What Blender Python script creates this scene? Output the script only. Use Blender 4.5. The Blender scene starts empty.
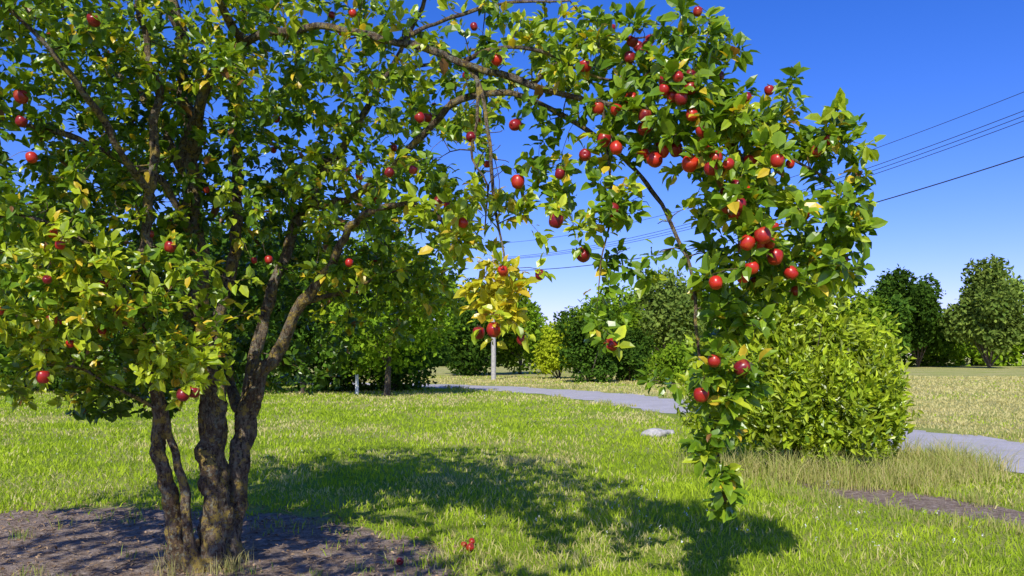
import bpy, math, numpy as np
from mathutils import Vector
rng=np.random.default_rng(11)
sc=bpy.context.scene
# ---------------------------------------------------------------- image-pixel helper (pixel x / pixel y / estimated depth -> world metres)
CAM_H=1.5; F=788.0; HZ=355.0
def S(px,py,Y): return np.array([(px-512)/F*Y, Y, CAM_H+(HZ-py)/F*Y])
UP=np.array([0,0,1.0])
elev=math.radians(40); az=np.array([.20,.98]); az/=np.linalg.norm(az)
SUNV=np.array([-az[0]*math.cos(elev),-az[1]*math.cos(elev),math.sin(elev)])
def nrm(a): 
    return a/np.maximum(np.linalg.norm(a,axis=-1,keepdims=True),1e-9)
# ---------------------------------------------------------------- noise
_tab=np.random.default_rng(3).random((256,256))
def vn(x,y,s=1.0,o=0.0):
    x=np.asarray(x)/s+o+1000; y=np.asarray(y)/s+o*1.7+1000
    xi=np.floor(x).astype(int); yi=np.floor(y).astype(int)
    fx=x-xi; fy=y-yi; fx=fx*fx*(3-2*fx); fy=fy*fy*(3-2*fy)
    a=_tab[xi%256,yi%256]; b=_tab[(xi+1)%256,yi%256]; c=_tab[xi%256,(yi+1)%256]; d=_tab[(xi+1)%256,(yi+1)%256]
    return (a*(1-fx)+b*fx)*(1-fy)+(c*(1-fx)+d*fx)*fy
# ---------------------------------------------------------------- mesh util
def mesh_np(name,V,polys,mat,col=None,smooth=True,parent=None):
    me=bpy.data.meshes.new(name)
    V=np.asarray(V,np.float32)
    me.vertices.add(len(V)); me.vertices.foreach_set('co',V.ravel())
    polys=[p for p in polys if len(p)]
    li=np.concatenate([p.ravel() for p in polys]).astype(np.int32)
    tot=np.concatenate([np.full(len(p),p.shape[1]) for p in polys]).astype(np.int32)
    st=np.concatenate([[0],np.cumsum(tot)[:-1]]).astype(np.int32)
    me.loops.add(len(li)); me.loops.foreach_set('vertex_index',li)
    me.polygons.add(len(tot)); me.polygons.foreach_set('loop_start',st)
    me.polygons.foreach_set('use_smooth',np.full(len(tot),bool(smooth)))
    if col is not None:
        a=me.color_attributes.new('Col','FLOAT_COLOR','POINT')
        c=np.ones((len(V),4),np.float32); c[:,:3]=col
        a.data.foreach_set('color',c.ravel())
    me.update(calc_edges=True); me.validate()
    me.materials.append(mat)
    ob=bpy.data.objects.new(name,me); sc.collection.objects.link(ob)
    if parent: ob.parent=parent
    return ob
def empty(name,loc=(0,0,0)):
    e=bpy.data.objects.new(name,None); sc.collection.objects.link(e); e.empty_display_size=.2
    return e
class Bag:
    def __init__(s): s.V=[];s.P={3:[],4:[]};s.C=[];s.n=0
    def add(s,V,polys,col=None):
        for p in polys:
            if len(p): s.P[p.shape[1]].append(p+s.n)
        s.V.append(V); s.n+=len(V)
        if col is None: col=np.ones(3)
        c=np.empty((len(V),3)); c[:]=col; s.C.append(c)
    def build(s,name,mat,smooth=True,parent=None):
        P=[np.concatenate(s.P[k]) for k in (3,4) if s.P[k]]
        return mesh_np(name,np.concatenate(s.V),P,mat,np.concatenate(s.C),smooth,parent)
# ---------------------------------------------------------------- leaves
TL=np.array([(0,0,0),(.33,-.5,.10),(.33,.5,.10),(.35,0,0),(.72,-.38,.04),(.72,.38,.04),(.72,0,-.05),(1.02,0,-.16)])
TL3=np.array([(0,1,3),(4,7,6),(0,3,2),(6,7,5)]); TL4=np.array([(1,4,6,3),(3,6,5,2)])
TLC=np.array([.9,1.08,.92,.8,1.1,.95,.85,1.15])
TS=np.array([(0,0,0),(.5,-.5,.10),(1,0,-.05),(.5,.5,.10)]); TS3=np.array([(0,1,2),(0,2,3)])
def leaves(bag,P,D,N,L,Wd,C,simple=False):
    n=len(P)
    if n==0: return
    D=nrm(D); N=N-(N*D).sum(1,keepdims=True)*D; N=nrm(N); B=np.cross(N,D)
    T=TS if simple else TL; k=len(T)
    L=np.broadcast_to(L,(n,)); Wd=np.broadcast_to(Wd,(n,))
    V=(P[:,None]+D[:,None]*(T[None,:,0]*L[:,None])[...,None]+B[:,None]*(T[None,:,1]*Wd[:,None])[...,None]+N[:,None]*(T[None,:,2]*L[:,None])[...,None]).reshape(-1,3)
    off=(np.arange(n)*k)[:,None,None]
    polys=[(TS3[None]+off).reshape(-1,3)] if simple else [(TL3[None]+off).reshape(-1,3),(TL4[None]+off).reshape(-1,4)]
    CC=np.repeat(C,k,axis=0)
    if not simple: CC=CC*np.tile(TLC,n)[:,None]
    bag.add(V,polys,CC)
def runit(n): return nrm(rng.normal(size=(n,3)))
# ---------------------------------------------------------------- tubes
def tube(bag,pts,rad,sides=8,col=None,rough=0.0,cap=True):
    pts=np.asarray(pts,float); m=len(pts); rad=np.broadcast_to(np.asarray(rad,float),(m,))
    T=nrm(np.gradient(pts,axis=0))
    a=np.array([1.0,0,0]) if abs(T[0,0])<.8 else np.array([0,1.0,0])
    A=np.empty((m,3)); a=a-T[0]*(a@T[0]); A[0]=a/np.linalg.norm(a)
    for i in range(1,m):
        a=A[i-1]-T[i]*(A[i-1]@T[i]); A[i]=a/max(np.linalg.norm(a),1e-9)
    B=np.cross(T,A); th=np.arange(sides)/sides*2*np.pi
    R=rad[:,None]*np.ones(sides)
    if rough>0:
        g=np.arange(m)[:,None]*.35
        R=R*(1+rough*(2*vn(np.cos(th)[None]*1.7+g,np.sin(th)[None]*1.7+pts[0,0]*9+0*g)-1)+rough*.9*(2*vn(np.cos(th)[None]*4+g*1.6,np.sin(th)[None]*4+9+0*g)-1))
    V=pts[:,None]+A[:,None]*(R*np.cos(th))[...,None]+B[:,None]*(R*np.sin(th))[...,None]
    V=V.reshape(-1,3)
    i=np.arange(m-1)[:,None]*sides; j=np.arange(sides)[None]; j2=(j+1)%sides
    Q=np.stack([i+j,i+j2,i+sides+j2,i+sides+j],-1).reshape(-1,4)
    polys=[Q]
    if cap:
        V=np.vstack([V,pts[-1]+T[-1]*rad[-1]]); e=(m-1)*sides
        polys.append(np.stack([e+np.arange(sides),e+(np.arange(sides)+1)%sides,np.full(sides,m*sides)],-1))
    bag.add(V,polys,col)
def smooth_path(pts,rad,step=.06):
    pts=np.asarray(pts,float); rad=np.asarray(rad,float)
    P=np.vstack([2*pts[0]-pts[1],pts,2*pts[-1]-pts[-2]]); o=[];r=[]
    for i in range(1,len(P)-2):
        n=max(2,int(np.linalg.norm(P[i+1]-P[i])/step))
        for t in np.arange(n)/n:
            o.append(.5*((2*P[i])+(-P[i-1]+P[i+1])*t+(2*P[i-1]-5*P[i]+4*P[i+1]-P[i+2])*t*t+(-P[i-1]+3*P[i]-3*P[i+1]+P[i+2])*t**3))
            r.append(rad[i-1]*(1-t)+rad[i]*t)
    o.append(pts[-1]); r.append(rad[-1])
    return np.array(o),np.array(r)
# ---------------------------------------------------------------- materials
def new_mat(name):
    m=bpy.data.materials.new(name); m.use_nodes=True; nt=m.node_tree; nt.nodes.clear()
    out=nt.nodes.new('ShaderNodeOutputMaterial'); return m,nt,out
def N(nt,t,**kw):
    n=nt.nodes.new(t)
    for k,v in kw.items(): setattr(n,k,v)
    return n
def ramp(nt,inp,stops):
    r=N(nt,'ShaderNodeValToRGB'); e=r.color_ramp.elements
    while len(e)<len(stops): e.new(.5)
    for i,(p,c) in enumerate(stops):
        e[i].position=p; e[i].color=(*c,1) if len(c)==3 else c
    nt.links.new(inp,r.inputs[0]); return r.outputs[0]
def noise(nt,vec,scale,detail=4,rough=.6):
    n=N(nt,'ShaderNodeTexNoise'); n.inputs['Scale'].default_value=scale; n.inputs['Detail'].default_value=detail; n.inputs['Roughness'].default_value=rough
    nt.links.new(vec,n.inputs['Vector']); return n.outputs['Fac']
def mix(nt,f,a,b,mode='MIX'):
    n=N(nt,'ShaderNodeMix',data_type='RGBA',blend_type=mode)
    for sock,v in ((n.inputs[0],f),(n.inputs[6],a),(n.inputs[7],b)):
        if hasattr(v,'links'): nt.links.new(v,sock)
        elif isinstance(v,(int,float)): sock.default_value=v
        else: sock.default_value=(*v,1)
    return n.outputs[2]
def math_(nt,op,a,b=None,c=None):
    n=N(nt,'ShaderNodeMath',operation=op)
    for s,v in zip(n.inputs,(a,b,c)):
        if v is None: continue
        if hasattr(v,'links'): nt.links.new(v,s)
        else: s.default_value=v
    return n.outputs[0]
def bump(nt,h,strength,dist):
    b=N(nt,'ShaderNodeBump'); b.inputs['Strength'].default_value=strength; b.inputs['Distance'].default_value=dist
    nt.links.new(h,b.inputs['Height']); return b.outputs[0]
def leaf_mat(name,trans=.35,rough=.42,spec=.45,tcol=(1.35,1.25,.4),gloss=True):
    m,nt,out=new_mat(name)
    at=N(nt,'ShaderNodeAttribute',attribute_name='Col'); c=at.outputs['Color']
    if gloss:
        p=N(nt,'ShaderNodeBsdfPrincipled'); nt.links.new(c,p.inputs['Base Color']); p.inputs['Roughness'].default_value=rough; p.inputs['Specular IOR Level'].default_value=spec
    else:
        p=N(nt,'ShaderNodeBsdfDiffuse'); nt.links.new(c,p.inputs['Color'])
    t=N(nt,'ShaderNodeBsdfTranslucent'); nt.links.new(mix(nt,1.0,c,tcol,'MULTIPLY'),t.inputs['Color'])
    ms=N(nt,'ShaderNodeMixShader'); ms.inputs[0].default_value=trans
    nt.links.new(p.outputs[0],ms.inputs[1]); nt.links.new(t.outputs[0],ms.inputs[2]); nt.links.new(ms.outputs[0],out.inputs[0])
    return m
M_leaf=leaf_mat('apple_leaf',.34,.33,.5)
M_bgleaf=leaf_mat('far_foliage',.25,gloss=False)
M_grass=leaf_mat('grass_blade',.30,gloss=False)
M_litter=leaf_mat('dry_litter',.1,tcol=(1,1,1),gloss=False)
def bark_mat(name,c1,c2,lichen,lam=.62):
    m,nt,out=new_mat(name)
    tc=N(nt,'ShaderNodeNewGeometry'); mp=N(nt,'ShaderNodeMapping'); mp.inputs['Scale'].default_value=(1,1,.3)
    nt.links.new(tc.outputs['Position'],mp.inputs[0])
    f=noise(nt,mp.outputs[0],45,6,.8); f2=noise(nt,tc.outputs['Position'],13,5,.8); f3=noise(nt,tc.outputs['Position'],30,5,.75); f4=noise(nt,tc.outputs['Position'],5,3,.6)
    c=ramp(nt,f,[(.40,c1),(.58,c2)])
    c=mix(nt,ramp(nt,f4,[(.42,(0,0,0)),(.62,(.75,.75,.75))]),c,(.13,.075,.04))
    c=mix(nt,ramp(nt,f3,[(.53,(0,0,0)),(.58,(.75,.75,.75))]),c,(.36,.37,.27))
    c=mix(nt,ramp(nt,f2,[(lam-.03,(0,0,0)),(lam+.01,(.9,.9,.9))]),c,lichen)
    c=mix(nt,ramp(nt,f,[(.36,(1,1,1)),(.44,(0,0,0))]),c,c1)
    p=N(nt,'ShaderNodeBsdfPrincipled'); p.inputs['Roughness'].default_value=.9; p.inputs['Specular IOR Level'].default_value=.2
    nt.links.new(c,p.inputs['Base Color']); nt.links.new(bump(nt,math_(nt,'ADD',f,f3),1.0,.05),p.inputs['Normal']); nt.links.new(p.outputs[0],out.inputs[0])
    return m
M_bark=bark_mat('apple_bark',(.045,.032,.024),(.38,.29,.20),(.52,.38,.09),.565)
M_bark2=bark_mat('far_bark',(.04,.03,.025),(.14,.11,.09),(.16,.14,.10),.7)
def simple_mat(name,col,rough=.6,nscale=20,var=.25,bstr=0,metal=0):
    m,nt,out=new_mat(name); g=N(nt,'ShaderNodeNewGeometry'); f=noise(nt,g.outputs['Position'],nscale,5)
    c=ramp(nt,f,[(.3,tuple(x*(1-var) for x in col)),(.7,tuple(min(1,x*(1+var)) for x in col))])
    p=N(nt,'ShaderNodeBsdfPrincipled'); p.inputs['Roughness'].default_value=rough; p.inputs['Metallic'].default_value=metal
    nt.links.new(c,p.inputs['Base Color'])
    if bstr: nt.links.new(bump(nt,f,bstr,.02),p.inputs['Normal'])
    nt.links.new(p.outputs[0],out.inputs[0]); return m
# apple skin
def apple_mat():
    m,nt,out=new_mat('apple_skin'); at=N(nt,'ShaderNodeAttribute',attribute_name='Col'); g=N(nt,'ShaderNodeNewGeometry')
    f=noise(nt,g.outputs['Position'],26,3); s=noise(nt,g.outputs['Position'],420,1)
    c=mix(nt,ramp(nt,f,[(.52,(0,0,0)),(.75,(.55,.55,.55))]),at.outputs['Color'],(.55,.13,.03))
    c=mix(nt,ramp(nt,s,[(.70,(0,0,0)),(.74,(.4,.4,.4))]),c,(.5,.25,.12))
    p=N(nt,'ShaderNodeBsdfPrincipled'); p.inputs['Roughness'].default_value=.30; p.inputs['Specular IOR Level'].default_value=.45
    nt.links.new(c,p.inputs['Base Color']); nt.links.new(p.outputs[0],out.inputs[0]); return m
M_apple=apple_mat()
# ---------------------------------------------------------------- ground masks (numpy versions, also in shader)
def soil_m(x,y): return ((x+3.8)/3.6)**2+((y-4.9)/2.9)**2     # <1 = bare soil
def beyond(x,y): return np.maximum(x-(4.8+(24-y)*.205), (y-(33-(x-2)*.8))*.78)
def track_m(x,y):
    a=math.atan2(-1.7,1.0); dx=x-4.15; dy=y-8.0; u=dx*math.cos(a)+dy*math.sin(a); v=-dx*math.sin(a)+dy*math.cos(a)
    return (u/1.7)**2+(v/.5)**2
def ground_mat():
    m,nt,out=new_mat('lawn_ground'); g=N(nt,'ShaderNodeNewGeometry'); pos=g.outputs['Position']
    sx=N(nt,'ShaderNodeSeparateXYZ'); nt.links.new(pos,sx.inputs[0]); x,y=sx.outputs[0],sx.outputs[1]
    n1=noise(nt,pos,.35,5); n2=noise(nt,pos,3.0,6,.7); n3=noise(nt,pos,30,5,.7); n4=noise(nt,pos,9,6,.75)
    green=ramp(nt,n3,[(.3,(.08,.14,.010)),(.5,(.26,.36,.03)),(.72,(.48,.52,.07))])
    dry=ramp(nt,n3,[(.3,(.28,.24,.08)),(.5,(.52,.46,.18)),(.72,(.70,.62,.32))])
    green=mix(nt,ramp(nt,n1,[(.46,(0,0,0)),(.62,(.6,.6,.6))]),green,dry)
    b1=math_(nt,'SUBTRACT',x,math_(nt,'ADD',4.8,math_(nt,'MULTIPLY',math_(nt,'SUBTRACT',24,y),.205)))
    b2=math_(nt,'MULTIPLY',math_(nt,'SUBTRACT',y,math_(nt,'SUBTRACT',33,math_(nt,'MULTIPLY',math_(nt,'SUBTRACT',x,2),.8))),.78)
    b=math_(nt,'ADD',math_(nt,'MAXIMUM',b1,b2),math_(nt,'MULTIPLY',math_(nt,'SUBTRACT',n2,.5),5))
    bf=math_(nt,'MULTIPLY',math_(nt,'ADD',b,2.5),.18); bf=ramp(nt,bf,[(0,(0,0,0)),(1,(.8,.8,.8))])
    bf=mix(nt,ramp(nt,n1,[(.35,(.4,.4,.4)),(.6,(1,1,1))]),(0,0,0),bf)
    c=mix(nt,bf,green,dry)
    def sq(a): return math_(nt,'MULTIPLY',a,a)
    s=math_(nt,'ADD',sq(math_(nt,'DIVIDE',math_(nt,'ADD',x,3.8),3.6)),sq(math_(nt,'DIVIDE',math_(nt,'SUBTRACT',y,4.9),2.9)))
    s=math_(nt,'ADD',s,math_(nt,'MULTIPLY',math_(nt,'SUBTRACT',n2,.5),.5))
    a=math.atan2(-1.7,1.0); ca,sa=math.cos(a),math.sin(a)
    dx=math_(nt,'SUBTRACT',x,4.15); dy=math_(nt,'SUBTRACT',y,8.0)
    u=math_(nt,'ADD',math_(nt,'MULTIPLY',dx,ca),math_(nt,'MULTIPLY',dy,sa)); v=math_(nt,'SUBTRACT',math_(nt,'MULTIPLY',dy,ca),math_(nt,'MULTIPLY',dx,sa))
    t=math_(nt,'ADD',sq(math_(nt,'DIVIDE',u,1.7)),sq(math_(nt,'DIVIDE',v,.5))); t=math_(nt,'ADD',t,math_(nt,'MULTIPLY',math_(nt,'SUBTRACT',n2,.5),1.2))
    s=math_(nt,'MINIMUM',s,t)
    soil=ramp(nt,n4,[(.30,(.12,.08,.055)),(.5,(.42,.32,.24)),(.70,(.66,.55,.46))])
    soil=mix(nt,ramp(nt,n3,[(.35,(.7,.7,.7)),(.62,(0,0,0))]),soil,(.14,.09,.06))
    sf=ramp(nt,s,[(.9,(1,1,1)),(1.0,(0,0,0))])
    c=mix(nt,sf,c,soil)
    p=N(nt,'ShaderNodeBsdfPrincipled'); p.inputs['Roughness'].default_value=.95; p.inputs['Specular IOR Level'].default_value=.1
    nt.links.new(c,p.inputs['Base Color']); nt.links.new(bump(nt,math_(nt,'ADD',n3,n4),.9,.05),p.inputs['Normal']); nt.links.new(p.outputs[0],out.inputs[0]); return m
gx=np.concatenate([[-900,-400,-150],np.linspace(-60,60,61),[150,400,900]]); gy=np.concatenate([[-300,-60],np.linspace(-20,80,51),[150,400,1500]])
GX,GY=np.meshgrid(gx,gy); nx=len(gx); ny=len(gy)
i=np.arange(ny-1)[:,None]*nx+np.arange(nx-1)[None]
mesh_np('ground',np.stack([GX.ravel(),GY.ravel(),0*GX.ravel()],1),[np.stack([i,i+1,i+nx+1,i+nx],-1).reshape(-1,4)],ground_mat())
# ---------------------------------------------------------------- road
road_pts=np.array([(-60,60,.006),(-30,50,.006),(-14,43,.006),(-4,38.5,.006),(1.2,33,.006),(4.3,25.5,.006),(6.1,18,.006),(7.6,11.8,.006),(9.4,5,.006),(12,-4,.006),(17,-14,.006)])
rp,_=smooth_path(road_pts,np.ones(len(road_pts)),.25)
def road_mat():
    m,nt,out=new_mat('worn_gravel_road'); g=N(nt,'ShaderNodeNewGeometry'); pos=g.outputs['Position']
    a=noise(nt,pos,1.2,5,.7); b=noise(nt,pos,35,4,.7); d=noise(nt,pos,4,6,.75)
    c=ramp(nt,a,[(.3,(.32,.30,.29)),(.7,(.54,.51,.50))])
    c=mix(nt,.5,c,ramp(nt,b,[(.3,(.22,.20,.19)),(.7,(.68,.64,.61))]))
    c=mix(nt,ramp(nt,d,[(.56,(0,0,0)),(.64,(.7,.7,.7))]),c,(.38,.35,.18))
    p=N(nt,'ShaderNodeBsdfPrincipled'); p.inputs['Roughness'].default_value=.9; nt.links.new(c,p.inputs['Base Color'])
    nt.links.new(bump(nt,b,.5,.02),p.inputs['Normal']); nt.links.new(p.outputs[0],out.inputs[0]); return m
T=nrm(np.gradient(rp,axis=0)); Nn=np.stack([-T[:,1],T[:,0],0*T[:,0]],1)
k=np.arange(len(rp)); wl=1.6+.5*(vn(k,0*k,3)-.5)*2+.3*(vn(k,0*k,1)-.5); wr=1.6+.5*(vn(k,0*k,3,5)-.5)*2+.3*(vn(k,0*k,1,7)-.5)
cols=[rp+Nn*wl[:,None],rp+Nn*(wl*.33)[:,None],rp-Nn*(wr*.33)[:,None],rp-Nn*wr[:,None]]
RV=np.stack(cols,1); RV[:,1:3,2]+=.03
i=np.arange(len(rp)-1)[:,None]*4+np.arange(3)[None]
mesh_np('road',RV.reshape(-1,3),[np.stack([i,i+4,i+5,i+1],-1).reshape(-1,4)],road_mat())
def road_dist(x,y):
    d=np.full(len(x),1e9)
    for q in rp[::4]: d=np.minimum(d,(x-q[0])**2+(y-q[1])**2)
    return np.sqrt(d)
# ---------------------------------------------------------------- grass
def blades(bag,x,y,h,w,col,lean=.5,z0=0):
    n=len(x); th=rng.random(n)*2*np.pi; wd=np.stack([np.cos(th),np.sin(th),0*th],1)*(w/2)[:,None]
    ph=rng.random(n)*2*np.pi; ln=(rng.random(n)*lean*h); ld=np.stack([np.cos(ph)*ln,np.sin(ph)*ln,0*ln],1)
    b=np.stack([x,y,0*x+z0-.003],1); m=b+ld*.35+UP*(h*.6)[:,None]; t=b+ld+UP*h[:,None]
    V=np.stack([b-wd,b+wd,m-wd*.75,m+wd*.75,t],1).reshape(-1,3); o=(np.arange(n)*5)[:,None]
    bag.add(V,[np.array([[0,1,3,2]])+o,np.array([[2,3,4]])+o],np.repeat(col,5,0))
gb=Bag()
n=200000
Y=np.exp(rng.uniform(math.log(3.2),math.log(55),n)); X=rng.uniform(-.74,.74,n)*(Y+.6)
rd=road_dist(X,Y); sm=soil_m(X,Y)+(vn(X,Y,.35)-.5)*.45; tm=track_m(X,Y)+(vn(X,Y,.3)-.5)*1.0
keep=(rd>1.45+.7*vn(X,Y,.8))&(sm>.97-.35*(rng.random(n)<.06))&(tm>1-.8*(rng.random(n)<.1))
X,Y=X[keep],Y[keep]; n=len(X); bd=beyond(X,Y)
fld=np.clip((bd+2.5+4*(vn(X,Y,2)-.5))*.16,0,.8)*np.clip(.35+1.3*vn(X,Y,6,6),0,1)
dry=fld+np.clip((vn(X,Y,2.8,3)-.42)*1.5,0,.55)*np.clip((Y-5)/8,0.25,1)+np.clip((vn(X,Y,.9,8)-.58)*1.5,0,.45)
isdry=rng.random(n)<dry
tone=(.6*vn(X,Y,.5)+.4*vn(X,Y,.17,2)); r=rng.random(n)
g1=np.array([.17,.30,.014]);g2=np.array([.50,.63,.045]); d1=np.array([.46,.41,.12]); d2=np.array([.74,.66,.32])
f=np.clip(.1+.75*tone+.5*(r-.4),0,1)[:,None]
C=np.where(isdry[:,None],d1*(1-f)+d2*f,g1*(1-f)+g2*f)
h=(.015+.036*tone+.024*r)*(1+.012*Y)*np.where(vn(X,Y,1.3,9)>.62,1.3,1); w=np.maximum(.0065,Y/F*1.1)*(.7+.6*rng.random(n))
blades(gb,X,Y,h,w,C,1.3)
def tuft(cx,cy,nb,rad,hh,colA,colB,w=.009,lean=.8):
    x=cx+rng.normal(size=nb)*rad; y=cy+rng.normal(size=nb)*rad; f=rng.random(nb)[:,None]
    blades(gb,x,y,hh*(.45+.55*rng.random(nb)),np.full(nb,w),np.array(colA)*(1-f)+np.array(colB)*f,lean)
for q in range(130):
    a=rng.uniform(-2.8,.6); R=rng.uniform(1.0,1.8)
    tuft(4.1+R*math.cos(a)*1.2,10.5+R*math.sin(a),45,.10,rng.uniform(.15,.5),(.62,.52,.24),(.28,.38,.05),.008,1.0)
for q in range(200):
    i_=rng.integers(20,len(rp)-20); sd=rng.choice([-1,1]); p=rp[i_]+Nn[i_]*sd*rng.uniform(1.45,2.1)
    if 5<p[1]<45: tuft(p[0],p[1],26,.12,rng.uniform(.08,.24),(.54,.46,.2),(.28,.38,.06),max(.008,p[1]/F*.9))
for q in range(90):
    t=rng.uniform(-1.5,1.8); a=math.atan2(-1.7,1.0); o=rng.choice([-1,1])*rng.uniform(.42,.95)
    tuft(4.15+math.cos(a)*t-math.sin(a)*o,8+math.sin(a)*t+math.cos(a)*o,28,.08,rng.uniform(.06,.2),(.54,.46,.2),(.24,.36,.04),.008)
for q in range(80):
    x=rng.uniform(-6,0); y=rng.uniform(4,7.6)
    if soil_m(x,y)<1 : tuft(x,y,16,.05,rng.uniform(.05,.13),(.14,.28,.02),(.5,.45,.16),.006)
for q in range(26):
    a=rng.random()*6.28; tuft(-2.2+.3*math.cos(a),5.6+.28*math.sin(a),10,.03,rng.uniform(.08,.2),(.5,.42,.2),(.3,.32,.1),.005)
gb.build('grass',M_grass,False)
# clover flowers
cb=Bag(); n=420; Y=np.exp(rng.uniform(math.log(5),math.log(16),n)); X=rng.uniform(-.6,.6,n)*Y; ok=(soil_m(X,Y)>1.1)&(track_m(X,Y)>1.5)&(road_dist(X,Y)>2)&(vn(X,Y,1.6,4)>.45); X,Y=X[ok],Y[ok]
for _ in range(5):
    leaves(cb,np.stack([X,Y,.045+.03*rng.random(len(X))],1)+runit(len(X))*.005,runit(len(X)),UP+0*runit(len(X)),.016,.012,np.tile([.75,.75,.68],(len(X),1)),True)
cb.build('clover_flowers',M_litter,False)
# leaf litter and twigs on soil
lb=Bag(); n=6500; X=rng.uniform(-7.4,0,n); Y=rng.uniform(2.6,8,n); ok=soil_m(X,Y)<1.15; X,Y=X[ok],Y[ok]; n=len(X)
f=rng.random(n)[:,None]; C=np.array([.14,.08,.04])*(1-f)+np.array([.60,.42,.25])*f
D=runit(n); D[:,2]*=.25
leaves(lb,np.stack([X,Y,.008+.012*rng.random(n)],1),D,UP+.5*runit(n),.018+.03*rng.random(n),.01+.016*rng.random(n),C)
for q in range(300):
    x=rng.uniform(-7,0);y=rng.uniform(3,7.8)
    if soil_m(x,y)>1.05: continue
    a=rng.random()*6.28; L=rng.uniform(.05,.35); p=np.array([x,y,.012]); d=np.array([math.cos(a),math.sin(a),0])*L
    tube(lb,[p,p+d*.5+np.array([0,0,.012])+rng.normal(size=3)*.006,p+d],[.004,.003,.002],4,np.array([.22,.16,.11])*rng.uniform(.6,1.4))
lb.build('leaf_litter',M_litter,False)
# ---------------------------------------------------------------- APPLE TREE
tree=empty('apple_tree')
wood=Bag(); lf=Bag()
NP=np.zeros((180000,3)); NR=np.zeros(180000); nn=0
def limb(pts,rad,sides=10,rough=.2,step=.05):
    global nn
    P,R=smooth_path(pts,rad,step)
    jit=np.stack([vn(np.arange(len(P)),0*P[:,0],5,k+P[0,0]) for k in range(3)],1)-.5
    jit2=np.stack([vn(np.arange(len(P)),0*P[:,0],2,k+7+P[0,0]) for k in range(3)],1)-.5
    P=P+(jit+.5*jit2)*np.minimum(np.maximum(R,.012),.03)[:,None]*2.0
    tube(wood,P,R,sides,None,rough)
    NP[nn:nn+len(P)]=P; NR[nn:nn+len(P)]=R; nn+=len(P)
base=S(203,586,5.6)
b0=np.array([base[0],5.6,-.06])
limb([b0+(.03,0,0),S(216,545,5.6),S(214,500,5.6),S(211,410,5.65),S(203,330,5.7),S(196,250,5.7),S(190,150,5.75),S(182,60,5.8),S(172,-60,5.8),S(165,-160,5.8)],[.19,.118,.094,.085,.075,.066,.054,.042,.03,.012],24,.24,.035)
limb([b0+(-.13,-.03,0),S(176,540,5.5),S(166,490,5.45),S(156,410,5.35),S(146,330,5.3),S(142,270,5.2),S(150,200,5.1),S(157,100,5.1),S(140,0,5.1),S(130,-90,5.1)],[.11,.064,.050,.044,.038,.034,.030,.025,.017,.01],18,.24,.035)
limb([b0+(-.02,-.12,0),S(190,545,5.45),S(184,500,5.4),S(170,440,5.4),S(160,380,5.35)],[.09,.042,.030,.024,.018],12)
limb([b0+(.13,.08,0),S(233,520,5.75),S(240,450,5.8),S(250,402,5.8),S(275,352,5.75),S(303,305,5.65),S(332,264,5.5),S(352,225,5.3),S(385,208,5.1),S(425,210,4.9),S(460,235,4.7)],[.14,.088,.076,.062,.043,.037,.031,.025,.020,.015,.008],18,.24,.035)
limb([S(244,425,5.8),S(258,350,5.95),S(275,280,6.1),S(305,205,6.2),S(345,140,6.2),S(385,80,6.2),S(425,0,6.2),S(440,-80,6.2)],[.06,.050,.042,.036,.028,.022,.015,.008],12)
limb([S(208,350,5.7),S(228,280,5.9),S(238,200,6.1),S(232,110,6.3),S(244,20,6.4),S(255,-90,6.4)],[.055,.045,.038,.03,.022,.01],12)
limb([S(196,250,5.7),S(170,195,5.4),S(120,160,5.1),S(60,133,4.9),S(-5,121,4.8),S(-90,130,4.8)],[.036,.028,.022,.017,.013,.008],8)
limb([S(192,190,5.7),S(150,110,5.9),S(95,50,6.1),S(40,-20,6.2)],[.04,.03,.022,.01],8)
limb([S(146,330,5.3),S(110,270,5.0),S(70,235,4.8),S(20,215,4.7),S(-60,230,4.6)],[.025,.018,.014,.010,.006],8)
limb([S(203,330,5.7),S(150,280,6.2),S(80,240,6.7),S(0,215,7.0)],[.04,.03,.02,.01],8)
limb([S(190,160,5.75),S(205,90,5.5),S(240,45,5.2),S(300,27,4.95),S(350,30,4.8),S(400,42,4.65),S(460,62,4.5),S(530,86,4.35),S(600,101,4.2),S(660,112,4.1),S(720,125,4.0),S(780,150,3.95),S(835,185,3.95),S(865,215,3.95)],[.05,.036,.028,.024,.022,.021,.020,.018,.015,.013,.011,.008,.006,.004],10)
limb([S(305,205,6.2),S(350,200,5.6),S(400,160,5.2),S(450,110,4.9),S(510,95,4.7),S(570,118,4.5),S(625,160,4.3),S(662,205,4.15),S(690,265,4.05),S(697,330,4.0),S(705,400,3.95),S(716,460,3.92),S(724,512,3.9)],[.036,.028,.024,.020,.017,.015,.013,.011,.009,.008,.006,.005,.003],9)
limb([S(465,64,4.5),S(484,100,4.45),S(489,160,4.4),S(496,215,4.4),S(505,265,4.35),S(500,320,4.35)],[.015,.012,.010,.008,.006,.004],7)
limb([S(475,70,4.5),S(478,120,4.4),S(470,160,4.35),S(486,185,4.3),S(484,230,4.3)],[.012,.009,.007,.005,.003],6)
limb([S(460,62,4.5),S(495,48,4.4),S(540,52,4.3),S(590,75,4.2),S(640,82,4.1)],[.014,.012,.010,.007,.004],6)
limb([S(530,86,4.35),S(560,60,4.5),S(610,40,4.6),S(660,35,4.6)],[.014,.011,.008,.004],7)
limb([S(720,125,4.0),S(745,170,3.95),S(758,220,3.95),S(770,280,3.95),S(752,340,3.95)],[.010,.009,.007,.005,.003],7)
limb([S(600,101,4.2),S(607,150,4.15),S(612,200,4.1),S(600,260,4.1),S(598,300,4.1)],[.009,.007,.006,.004,.002],6)
limb([S(400,42,4.65),S(440,20,4.9),S(500,5,5.0),S(570,0,5.0)],[.016,.012,.01,.005],7)
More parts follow.
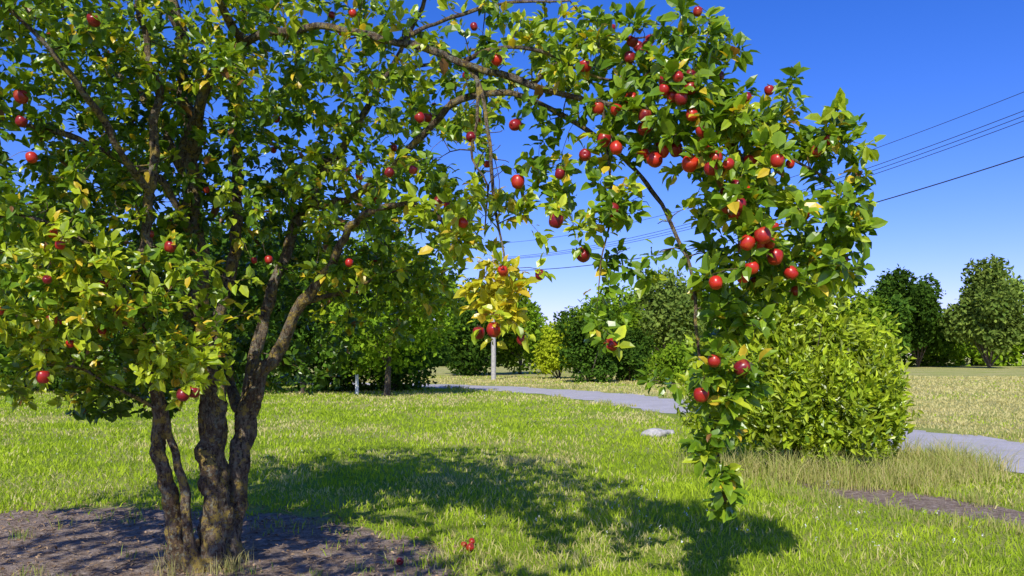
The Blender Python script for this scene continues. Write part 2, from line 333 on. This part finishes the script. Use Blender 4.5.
limb([S(385,80,6.2),S(440,60,6.2),S(510,40,6.1)],[.022,.014,.006],7)
limb([S(240,45,5.2),S(210,-30,4.6),S(180,-100,4.1),S(150,-190,3.4),S(60,-260,2.7),S(0,-300,2.2)],[.03,.026,.02,.014,.010,.006],7)  # this limb and the next bear the unseen clumps added for soil shade
limb([S(180,-100,4.1),S(300,-200,3.1),S(360,-300,2.3)],[.018,.012,.006],7)
limb([S(150,200,5.1),S(100,120,4.6),S(50,50,4.3),S(0,0,4.2)],[.026,.02,.014,.006],7)
limb([S(156,410,5.35),S(120,390,5.1),S(80,370,4.9),S(30,365,4.8)],[.014,.011,.008,.004],6)
limb([S(303,305,5.65),S(350,290,5.8),S(400,270,6.0),S(440,275,6.1)],[.020,.015,.010,.005],7)
limb([S(245,420,5.85),S(210,330,6.6),S(170,270,7.1),S(140,210,7.4)],[.05,.04,.028,.01],8)
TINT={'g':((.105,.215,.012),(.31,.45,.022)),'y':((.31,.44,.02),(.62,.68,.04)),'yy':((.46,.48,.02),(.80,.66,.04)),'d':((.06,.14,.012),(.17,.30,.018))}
def rosettes(P,B,k,tint,Lm=.067):
    n=len(P)*k; p=np.repeat(P,k,0); b=np.repeat(B,k,0)
    D=nrm(b*.5+runit(n)*1.0+UP*.12); p=p+D*.012+rng.normal(size=(n,3))*.012
    Nl=nrm(UP*.3+SUNV*.8+runit(n)*.75)
    L=np.clip(rng.normal(Lm,.018,n),.028,.11); f=rng.random((n,1)); f=f*f*.8+.2*rng.random((n,1))
    a,c=map(np.array,TINT[tint]); C=a*(1-f)+c*f
    ye=rng.random(n)<(.03 if tint in 'gd' else .10); C[ye]=np.array([.74,.54,.04])
    br=rng.random(n)<.008; C[br]=np.array([.25,.12,.04])
    C*=rng.uniform(.8,1.2,(n,1))
    leaves(lf,p,D+UP*-.1,Nl,L,L*rng.uniform(.48,.66,n),C)
def grow(target,tint='g',leafy=True,rend=.0016,dens=1.0):
    global nn
    d=((NP[:nn]-target)**2).sum(1); i=int(d.argmin()); s=NP[i]; v=target-s; L=math.sqrt(d[i])
    if L<.03: return
    m=s+v*.5+rng.normal(size=3)*L*.13+UP*.12*L
    n=max(4,int(L/.06)); t=np.linspace(0,1,n)[:,None]
    P=s*(1-t)**2+2*m*t*(1-t)+target*t*t
    P[1:]+=np.cumsum(rng.normal(size=(n-1,3))*.005,0)
    r0=min(.85*NR[i],.0028+.011*L); R=np.linspace(r0,rend,n)
    tube(wood,P,R,5 if r0>.007 else 4)
    NP[nn:nn+n-1]=P[1:]; NR[nn:nn+n-1]=R[1:]; nn+=n-1
    if leafy:
        q=max(2,int(min(L,.36)/.055*dens)); ts=np.linspace(max(0,1-.36/L),1,q); ts=np.clip(ts+rng.normal(size=q)*.02,0,1)
        idx=np.clip((ts*(n-1)).astype(int),0,n-1); B=nrm(np.gradient(P,axis=0))
        rosettes(P[idx],B[idx],4,tint)
        rosettes(P[-1:],B[-1:],6,tint)
BL=[(60,70,5.3,150,100,1.3,210,'g'),(190,60,5.7,130,95,1.5,190,'g'),(320,90,5.6,110,90,1.3,130,'g'),(430,70,5.3,105,70,1.0,75,'g'),
(535,40,4.9,75,50,.6,36,'g'),(120,-110,5.6,330,110,1.5,240,'g'),(380,-60,5.5,170,60,1.2,70,'g'),
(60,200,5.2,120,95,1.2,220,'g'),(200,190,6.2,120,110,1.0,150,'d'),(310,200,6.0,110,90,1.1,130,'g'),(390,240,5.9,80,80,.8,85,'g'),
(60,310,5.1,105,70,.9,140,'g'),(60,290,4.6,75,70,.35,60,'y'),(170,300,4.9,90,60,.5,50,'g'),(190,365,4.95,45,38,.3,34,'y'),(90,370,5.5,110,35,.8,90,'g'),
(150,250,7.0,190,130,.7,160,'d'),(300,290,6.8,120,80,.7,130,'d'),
(430,170,4.9,70,60,.5,36,'g'),(385,300,6.3,85,50,.6,65,'g'),
(490,300,4.4,40,42,.25,24,'yy'),(455,220,4.6,55,50,.4,28,'y'),(545,205,4.3,50,45,.3,18,'g'),(550,140,4.4,35,40,.3,9,'g'),
(600,55,4.3,60,42,.35,36,'g'),(680,55,4.1,60,45,.35,42,'g'),(620,120,4.2,45,45,.3,26,'g'),(612,225,4.1,28,55,.2,19,'g'),
(695,120,4.0,62,50,.35,50,'g'),(775,130,3.95,65,42,.35,48,'g'),(838,225,3.95,38,60,.3,38,'g'),(745,215,3.95,65,60,.35,62,'g'),(835,150,3.95,30,35,.25,16,'g'),
(805,270,3.95,62,26,.3,34,'g'),(735,300,3.95,45,50,.3,36,'g'),(715,385,3.95,38,45,.22,30,'g'),(714,440,3.92,24,40,.12,16,'g'),(722,500,3.9,10,24,.08,9,'g'),
(640,260,4.1,60,22,.2,5,'g'),(655,385,4.0,20,10,.1,2,'g'),(605,320,4.1,22,35,.2,7,'g'),
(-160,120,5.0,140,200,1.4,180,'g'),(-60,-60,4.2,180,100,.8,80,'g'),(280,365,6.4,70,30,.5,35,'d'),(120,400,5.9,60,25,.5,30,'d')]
targets=[]
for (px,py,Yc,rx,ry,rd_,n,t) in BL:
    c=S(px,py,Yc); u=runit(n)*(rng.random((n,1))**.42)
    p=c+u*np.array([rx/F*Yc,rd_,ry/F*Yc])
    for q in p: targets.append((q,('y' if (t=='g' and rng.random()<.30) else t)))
# unseen crown clumps, added above the field of view to dapple the soil with shade
for (c,r,n) in [((-2.6,1.7,3.45),(1.4,.75,.5),70),((-.9,1.6,3.2),(.7,.6,.3),24),((-4.2,2.2,3.5),(1.2,.8,.5),45),((-1.2,2.7,4.3),(1.3,1.0,.6),60)]:
    u=runit(n)*(rng.random((n,1))**.42)
    for q in np.array(c)+u*np.array(r): 
        if q[2]>1.5+.5*max(q[1],.6)+.15: targets.append((q,'g'))
T0=np.array([q for q,_ in targets])
dm=np.array([((NP[:nn]-q)**2).sum(1).min() for q in T0])+rng.random(len(T0))*.15
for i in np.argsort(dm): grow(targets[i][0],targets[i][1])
# bare twigs
for (px,py,Yc,rx,ry,rd_,n) in [(480,160,4.4,40,90,.3,40),(400,170,5.3,70,80,.6,45),(220,110,5.8,150,100,.8,60),(640,210,4.2,40,70,.2,14),(520,90,4.5,80,40,.3,25),(100,200,5.0,100,80,.5,40),(300,60,5,120,40,.4,30)]:
    for q in S(px,py,Yc)+runit(n)*(rng.random((n,1))**.5)*np.array([rx/F*Yc,rd_,ry/F*Yc]): grow(q,leafy=False,rend=.0022)
# apples
ap=Bag()
prof=np.array([(0,.30),(.10,.34),(.25,.44),(.40,.44),(.49,.30),(.52,.08),(.49,-.15),(.40,-.35),(.27,-.46),(.12,-.47),(.0,-.41)])
def apple(bag,c,size,tilt,col):
    ns=16; th=np.arange(ns)/ns*2*np.pi; z=nrm(np.array(tilt)); a=nrm(np.cross(z,[.3,1,.2])); b=np.cross(z,a)
    r=prof[:,0]*size; hh=prof[:,1]*size*rng.uniform(.92,1.08)
    lob=1+.025*np.cos(5*th)[None]*np.clip(-prof[:,1:2]*2,0,1)+.03*np.cos(th+rng.random()*6)[None]
    V=(c+(r[:,None]*np.cos(th)*lob)[...,None]*a+(r[:,None]*np.sin(th)*lob)[...,None]*b+(hh[:,None]*np.ones(ns))[...,None]*z).reshape(-1,3)
    i=np.arange(len(prof)-1)[:,None]*ns; j=np.arange(ns)[None]; Q=np.stack([i+j,i+ns+j,i+ns+(j+1)%ns,i+(j+1)%ns],-1).reshape(-1,4)
    bag.add(V,[Q],col)
    tube(bag,[c+z*size*.28,c+z*size*.5,c+z*size*.72+a*size*.06],[.0016,.0014,.002],5,np.array([.09,.06,.03]))
AP=[(94,20,4.2),(21,97,4.3),(60,245,4.3),(52,320,4.4),(43,377,4.4),(183,395,4.6),(194,392,4.65),(170,247,4.8),(378,198,4.8),(420,118,4.6),(471,137,4.35),(497,60,4.3),(515,125,4.3),(463,223,4.2),
(518,182,4.2),(560,174,4.1),(556,221,4.05),(503,271,4.05),(540,275,4.05),(479,333,4.1),(494,330,4.05),(522,340,4.1),(583,255,4.05),(585,66,4.1),(598,108,3.95),(616,110,3.95),(645,116,3.9),(632,100,4.0),
(664,90,3.7),(678,77,3.66),(690,88,3.7),(672,97,3.73),(681,99,3.66),(692,115,3.7),(585,155,4.0),(612,210,3.95),(616,148,3.95),(655,160,3.9),(643,154,3.95),(611,345,3.95),(777,161,3.55),(716,158,3.6),(728,164,3.57),(702,131,3.65),(690,164,3.65),
(711,169,3.6),(739,205,3.55),(727,207,3.57),(737,188,3.62),(763,236,3.5),(747,243,3.53),(750,232,3.62),(758,244,3.56),(752,268,3.57),(743,278,3.6),(716,283,3.6),(775,257,3.62),(714,361,3.66),(742,368,3.7),(701,395,3.68),(749,194,3.7),(604,140,4.0),(676,150,3.95),(667,82,3.76),(722,170,3.65),(705,145,3.7),(734,214,3.62),(769,243,3.58)]
def redcol():
    f=rng.random(); c=np.array([.56,.028,.012])*(1-f)+np.array([.17,.006,.016])*f
    return c
for (px,py,Yd) in AP:
    c=S(px,py,Yd+.03); s=rng.uniform(.05,.076); tl=np.array([0,0,1.0])+rng.normal(size=3)*.4
    apple(ap,c,s,tl,redcol()); z=nrm(tl); grow(c+z*s*.7+UP*.004,'y' if px<560 and py>220 else 'g',leafy=True,rend=.002,dens=.5)
for q in range(110):
    px,py,Yc,rx,ry,rd_,n,t=BL[rng.choice([0,1,2,3,5,7,9,10,11,12,18,24,25,28,29,31,33,41,28,31,25])]
    u=runit(1)[0]; c=S(px,py,Yc)+u*np.array([rx/F*Yc,rd_,ry/F*Yc])*.85
    tl=UP+rng.normal(size=3)*.3; s=rng.uniform(.042,.062); apple(ap,c,s,tl,redcol()); grow(c+nrm(tl)*s*.7,t,leafy=False,rend=.002)
print('nodes',nn,'leafverts',lf.n)
wood.build('trunk_and_limbs',M_bark,True,tree); lf.build('leaves',M_leaf,False,tree); ap.build('apples',M_apple,True,tree)
fa=Bag()
for (px,py) in [(464,549),(472,546),(470,552),(400,566)]:
    Yg=CAM_H*F/(py-HZ); s=rng.uniform(.045,.062); apple(fa,np.array([(px-512)/F*Yg,Yg,.035]),s,rng.normal(size=3),redcol()*.8)
fa.build('fallen_apples',M_apple)
# ---------------------------------------------------------------- background trees / shrubs
def crown(name,x,y,h,w,n,ls,cA,cB,trunk=.3,nl=16,seed=0,shape=1.0,bagL=None,bagW=None,jag=.3,upleaf=0.0):
    own=bagL is None
    if own: bagL=Bag(); bagW=Bag()
    R=np.random.default_rng(seed)
    zc=h*(trunk+(1-trunk)*.5); hz=h*(1-trunk)*.5; lob=[]
    for i in range(nl):
        u=nrm(R.normal(size=3)); rr=R.random()**.4*.82; tp=1-.3*max(u[2],0)
        lob.append((np.array([x+u[0]*rr*w/2*tp,y+u[1]*rr*w/2*tp,zc+u[2]*rr*hz]), R.uniform(.16,.42)*w/2*shape, R.uniform(.65,1.3)))
    ws=np.array([l[1]**2 for l in lob]); ws/=ws.sum()
    for (c,r,br),wt in zip(lob,ws):
        k=int(n*wt); u=nrm(R.normal(size=(k,3))); rad=r*(1-jag*R.random((k,1))**2+jag*1.2*(R.random((k,1))-.3))
        nz=vn(u[:,0]*3+u[:,2]*2,u[:,1]*3-u[:,2],.8,c[0])
        rad=rad*(.6+.75*nz[:,None])
        P=c+u*rad*np.array([1,1,min(1.1,.5+hz/w)])
        P[:,2]=np.maximum(P[:,2],.05)
        D=nrm(R.normal(size=(k,3))+u*.4+UP*(upleaf-.1)); Nl=nrm(u*.8+UP*.25+SUNV*.2+R.normal(size=(k,3))*.55)
        f=R.random((k,1)); C=(np.array(cA)*(1-f)+np.array(cB)*f)*br
        L=ls*R.uniform(.6,1.5,k); leaves(bagL,P,D,Nl,L,L*.62,C,True)
    b=np.array([x,y,-.1]); tr=max(.02*h,.03)
    if trunk>.05:
        top=np.array([x+.03*w,y,zc]); P,r=smooth_path([b,b*.6+top*.4+R.normal(size=3)*.05,top],[tr,tr*.8,tr*.4],.4); tube(bagW,P,r,8)
    for c,r,_ in lob[:10]:
        s=b+(np.array([x,y,zc])-b)*(R.uniform(.3,.7) if trunk>.05 else .02); P,rr=smooth_path([s,(s+c)/2+R.normal(size=3)*.04*w,c],[tr*.45,tr*.3,tr*.1],.4); tube(bagW,P,rr,6)
    if own:
        e=empty(name); bagL.build('foliage',M_bgleaf,False,e); bagW.build('branches',M_bark2,True,e); return e
dk=((.035,.085,.013),(.10,.19,.02)); md=((.10,.20,.014),(.27,.40,.024)); br_=((.30,.40,.015),(.55,.62,.035)); ol=((.10,.17,.03),(.25,.33,.06))
crown('shade_tree',-21,34,8.5,10,12000,.29,*dk,trunk=.06,seed=1,nl=30,shape=1.15)
crown('shade_tree',-13.5,37,8,9,12000,.29,*dk,trunk=.06,seed=2,nl=30,shape=1.15)
crown('shade_tree',-29,40,10,11,9000,.34,*md,trunk=.06,seed=3,nl=26,shape=1.15)
crown('shade_tree',-17,46,9,11,8000,.38,*md,trunk=.05,seed=23,nl=26,shape=1.15)
crown('maple_tree',-4.6,29,6.4,5.4,12000,.18,*md,trunk=.14,seed=4,nl=30,shape=1.1)
crown('maple_tree',-8.2,31,6.2,5.4,10000,.21,*dk,trunk=.06,seed=5,nl=26,shape=1.15)
crown('laurel_shrub',-5.2,33,2.8,5.4,6000,.18,*dk,trunk=.0,seed=6)
crown('laurel_shrub',-12,32,2.6,7,6000,.2,*dk,trunk=.0,seed=66)
crown('laurel_shrub',-19,33,2.8,8,6000,.22,*dk,trunk=.0,seed=67)
crown('laurel_shrub',-26,34,3,8,5000,.22,*dk,trunk=.0,seed=68)
crown('elm_tree',.6,62,7.2,6.5,8000,.32,*md,trunk=.08,seed=7,nl=22)
crown('elm_tree',-3,58,8.0,7,8000,.32,*dk,trunk=.04,seed=77,nl=22)
crown('elm_tree',7.5,66,7.2,8,8000,.36,*md,trunk=.04,seed=27,nl=22)
crown('golden_shrub',3.0,50,3.6,3.4,4000,.22,*br_,trunk=.0,seed=8)
crown('evergreen_shrub',4.2,43,4.3,4.2,8000,.19,*dk,trunk=.0,seed=19,nl=24,shape=.95)
crown('evergreen_shrub',6.7,45,3.2,3.4,6000,.2,*dk,trunk=.0,seed=10,shape=.9)
crown('juniper_shrub',8.4,40,2.0,3.0,4000,.17,*md,trunk=.0,seed=13)
crown('ash_tree',14.5,76,9.4,10,9000,.42,*ol,trunk=.06,seed=12,nl=30,shape=.9)
crown('ash_tree',21,80,7.8,9,6000,.42,*md,trunk=.04,seed=22,nl=20)
crown('willow_tree',54.5,90,12.6,10,14000,.5,*ol,trunk=.02,seed=44,nl=46,shape=.75)
crown('oak_tree',46.5,94,11.6,9,11000,.5,*dk,trunk=.03,seed=45,nl=38,shape=.8)
crown('oak_tree',50.5,98,12,9,8000,.5,*dk,trunk=.02,seed=35,nl=26)
crown('oak_tree',61,84,9.5,8.5,8000,.45,*dk,trunk=.02,seed=16,nl=26)
crown('elm_tree',40,92,9.5,10,9000,.5,*md,trunk=.02,seed=17,nl=34,shape=.85)
crown('elm_tree',33,94,8.6,9,7000,.5,*md,trunk=.02,seed=18,nl=26)
tl=Bag(); tw=Bag()
R2=np.random.default_rng(5)
for i,xx in enumerate(np.arange(-120,140,5.0)):
    hgt=R2.uniform(5.0,9.0); pal=[dk,md,md,ol,dk][R2.integers(0,5)]
    crown('x',xx+R2.uniform(-2,2),R2.uniform(104,120),hgt,R2.uniform(9,13),1500,.8,*pal,trunk=.0,nl=10,seed=100+i,bagL=tl,bagW=tw,shape=1.2)
e=empty('distant_treeline'); tl.build('foliage',M_bgleaf,False,e); tw.build('branches',M_bark2,True,e)
# right-hand bush
def bush():
    L=Bag(); Wd=Bag(); cx,cy=3.85,10.7
    lobs=[(0,0,.9,1.0),(.65,-.2,.75,.7),(-.6,-.1,.8,.8),(.1,-.55,.55,.75),(-.05,.1,1.6,.6),(.5,.1,1.4,.5),(-.5,0,1.55,.55),(1.0,0,.6,.45),(-.95,0,.7,.6),(.3,-.35,1.35,.45),(.2,0,2.05,.36),(-.3,.05,1.95,.38),(.95,-.1,1.2,.35),(-.2,-.5,1.15,.45),(.7,-.45,.4,.5),(-.5,-.6,.4,.5),(.2,-.8,.3,.45),(-1.0,-.1,1.25,.35),(-.1,-.75,.8,.35),(.6,-.6,.85,.3)]
    for (dx,dy,z,r) in lobs:
        c=np.array([cx+dx,cy+dy,z]); k=int(520*r*r+130)
        u=runit(k); u[:,2]=np.where(u[:,2]<-.5,-u[:,2],u[:,2]); nz=vn(u[:,0]*3+5,u[:,1]*3+u[:,2]*2,.45,dx*5+dy)
        P=c+u*r*(.35+.95*nz[:,None])*(.8+.2*rng.random((k,1))); P=P[P[:,2]>.03]; k=len(P); u=nrm(P-c); tn=rng.uniform(.45,1.3,(k,1))
        shl=np.where(rng.random(k)<.16,2.6,1.0)[:,None]
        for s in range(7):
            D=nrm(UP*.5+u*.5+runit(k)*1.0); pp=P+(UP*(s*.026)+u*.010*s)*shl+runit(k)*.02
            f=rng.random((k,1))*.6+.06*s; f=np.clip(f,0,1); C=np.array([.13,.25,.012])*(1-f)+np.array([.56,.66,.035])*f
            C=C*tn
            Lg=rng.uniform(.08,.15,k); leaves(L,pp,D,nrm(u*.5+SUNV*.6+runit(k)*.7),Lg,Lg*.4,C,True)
    for q in range(26):
        a=rng.random()*6.28; R=rng.uniform(.3,1.2); b=np.array([cx+.2*math.cos(a),cy+.2*math.sin(a),-.05]); t=np.array([cx+R*math.cos(a),cy+R*.8*math.sin(a),rng.uniform(1.2,2.2)])
        P,r=smooth_path([b,(b+t)/2+rng.normal(size=3)*.1,t],[.022,.015,.005],.15); tube(Wd,P,r,6)
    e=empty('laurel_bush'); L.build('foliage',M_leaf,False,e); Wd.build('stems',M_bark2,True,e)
bush()
# ---------------------------------------------------------------- utility pole + wires
M_pole=simple_mat('weathered_pole',(.42,.40,.37),.8,12,.25,.3); M_wire=simple_mat('cable',(.025,.025,.03),.5,5,.1)
M_ins=simple_mat('insulator',(.5,.5,.48),.3,5,.1)
def pole(x,y,h,hw,arm):
    e=empty('utility_pole'); b=Bag(); tube(b,[(x,y,-.3),(x,y,h*.5),(x,y,h)],[.15,.13,.10],12); b.build('shaft',M_pole,True,e)
    b=Bag(); a=np.array(arm); z=hw
    P=[np.array([x,y-.0,z])+a*(-1.1),np.array([x,y,z])+a*1.1]; tube(b,P,[.06,.06],4)
    tube(b,[np.array([x,y,z-.6]),np.array([x,y,z])+a*.6],[.025,.025],4); tube(b,[np.array([x,y,z-.6]),np.array([x,y,z])-a*.6],[.025,.025],4)
    b.build('crossarm',M_pole,False,e); b=Bag()
    for o in (-1,-.35,.35,1):
        c=np.array([x,y,z+.06])+a*o; tube(b,[c,c+UP*.06,c+UP*.10,c+UP*.18],[.03,.06,.035,.045],8)
    b.build('insulators',M_ins,True,e)
d=nrm(np.array([25.1,-39,0])); arm=np.array([-d[1],d[0],0])
pole(-1.1,47,8.2,7.0,arm); pole(24,8,13.2,12.4,arm)
wb=Bag()
def wire(o,z0,z1,r):
    t=np.linspace(0,1,60); z=7.05-3.5*t+9*t*t+z0*(1-t)+z1*t
    P=np.stack([-1.1+25.1*t+arm[0]*o,47-39*t+arm[1]*o,z],1); tube(wb,P,r,5)
wire(-.6,.18,-.3,.011); wire(-.2,.16,-.3,.011); wire(.2,.16,-.3,.011); wire(.0,1.1,.35,.010); wire(.1,-.5,-1.6,.019)
wb.build('power_lines',M_wire)
# marker posts
M_white=simple_mat('white_paint',(.72,.72,.70),.5,15,.08); M_redband=simple_mat('red_band',(.5,.03,.02),.4,10,.1)
def post(px,Yp,h,w):
    x=(px-512)/F*Yp; e=empty('marker_post'); b=Bag()
    def box(z0,z1,hw,ch=0):
        V=np.array([(sx*hw,sy*hw*.6,z0) for sx,sy in ((-1,-1),(1,-1),(1,1),(-1,1))]+[(sx*(hw-ch),sy*(hw*.6-ch*.6),z1) for sx,sy in ((-1,-1),(1,-1),(1,1),(-1,1))])+np.array([x,Yp,0])
        return V,[np.array([(0,1,5,4),(1,2,6,5),(2,3,7,6),(3,0,4,7),(4,5,6,7)])]
    b.add(*box(-.1,h-.06,w)); b.add(*box(h-.06,h,w,.02)); b.build('post',M_white,False,e)
    b=Bag(); b.add(*box(h-.22,h-.12,w+.003)); b.build('band',M_redband,False,e)
post(418,36,.85,.07); post(357,30,1.1,.06)
# pale rocks
def rock(x,y,r,sq,seed):
    bpy.ops.mesh.primitive_ico_sphere_add(subdivisions=4,radius=r,location=(x,y,r*sq*.3)); o=bpy.context.object; o.name='rock'
    for v in o.data.vertices:
        p=v.co; k=.8+.4*float(vn(p.x/r*1.3+seed,p.y/r*1.3+p.z/r,.7))+.1*float(vn(p.x/r*5,p.y/r*5+p.z/r*3,.7)); v.co=Vector((p.x*k,p.y*k*.8,p.z*k*sq))
    for p in o.data.polygons: p.use_smooth=True
    o.data.materials.append(M_rock)
M_rock=simple_mat('pale_stone',(.42,.40,.37),.85,14,.35,.6)
rock(2.68,14.6,.24,.4,1); rock(2.95,14.9,.13,.5,2); rock(3.7,9.1,.09,.5,3)
# ---------------------------------------------------------------- light
dr=Vector((-SUNV[0],-SUNV[1],-SUNV[2]))
sl=bpy.data.lights.new('sun','SUN'); sl.energy=5; sl.angle=math.radians(.5); sl.color=(1,.96,.86)
so=bpy.data.objects.new('sun',sl); so.rotation_euler=dr.to_track_quat('-Z','Y').to_euler(); sc.collection.objects.link(so); so.location=(-10,-20,30)
w=bpy.data.worlds.new('World'); sc.world=w; w.use_nodes=True; nt=w.node_tree; nt.nodes.clear()
sk=N(nt,'ShaderNodeTexSky'); sk.sky_type='NISHITA'; sk.sun_disc=False; sk.sun_elevation=elev; sk.sun_rotation=math.atan2(-az[0],-az[1]); sk.air_density=1.0; sk.dust_density=.3; sk.ozone_density=3.0
hs=N(nt,'ShaderNodeHueSaturation'); hs.inputs['Saturation'].default_value=1.35
tint=mix(nt,1.0,hs.outputs[0],(1.0,.86,1.5),'MULTIPLY')
bg=N(nt,'ShaderNodeBackground'); bg.inputs['Strength'].default_value=.125; wo=N(nt,'ShaderNodeOutputWorld')
nt.links.new(sk.outputs[0],hs.inputs['Color']); nt.links.new(tint,bg.inputs[0]); nt.links.new(bg.outputs[0],wo.inputs[0])
sc.view_settings.view_transform='Standard'; sc.view_settings.look='None'; sc.view_settings.exposure=0
# ---------------------------------------------------------------- camera
cam=bpy.data.cameras.new('camera'); co=bpy.data.objects.new('camera',cam); sc.collection.objects.link(co)
co.location=(0,0,CAM_H); co.rotation_euler=(math.radians(90),0,0); cam.lens=36*F/1024; cam.sensor_width=36; cam.shift_y=(HZ-288)/1024; cam.clip_end=3000
sc.camera=co
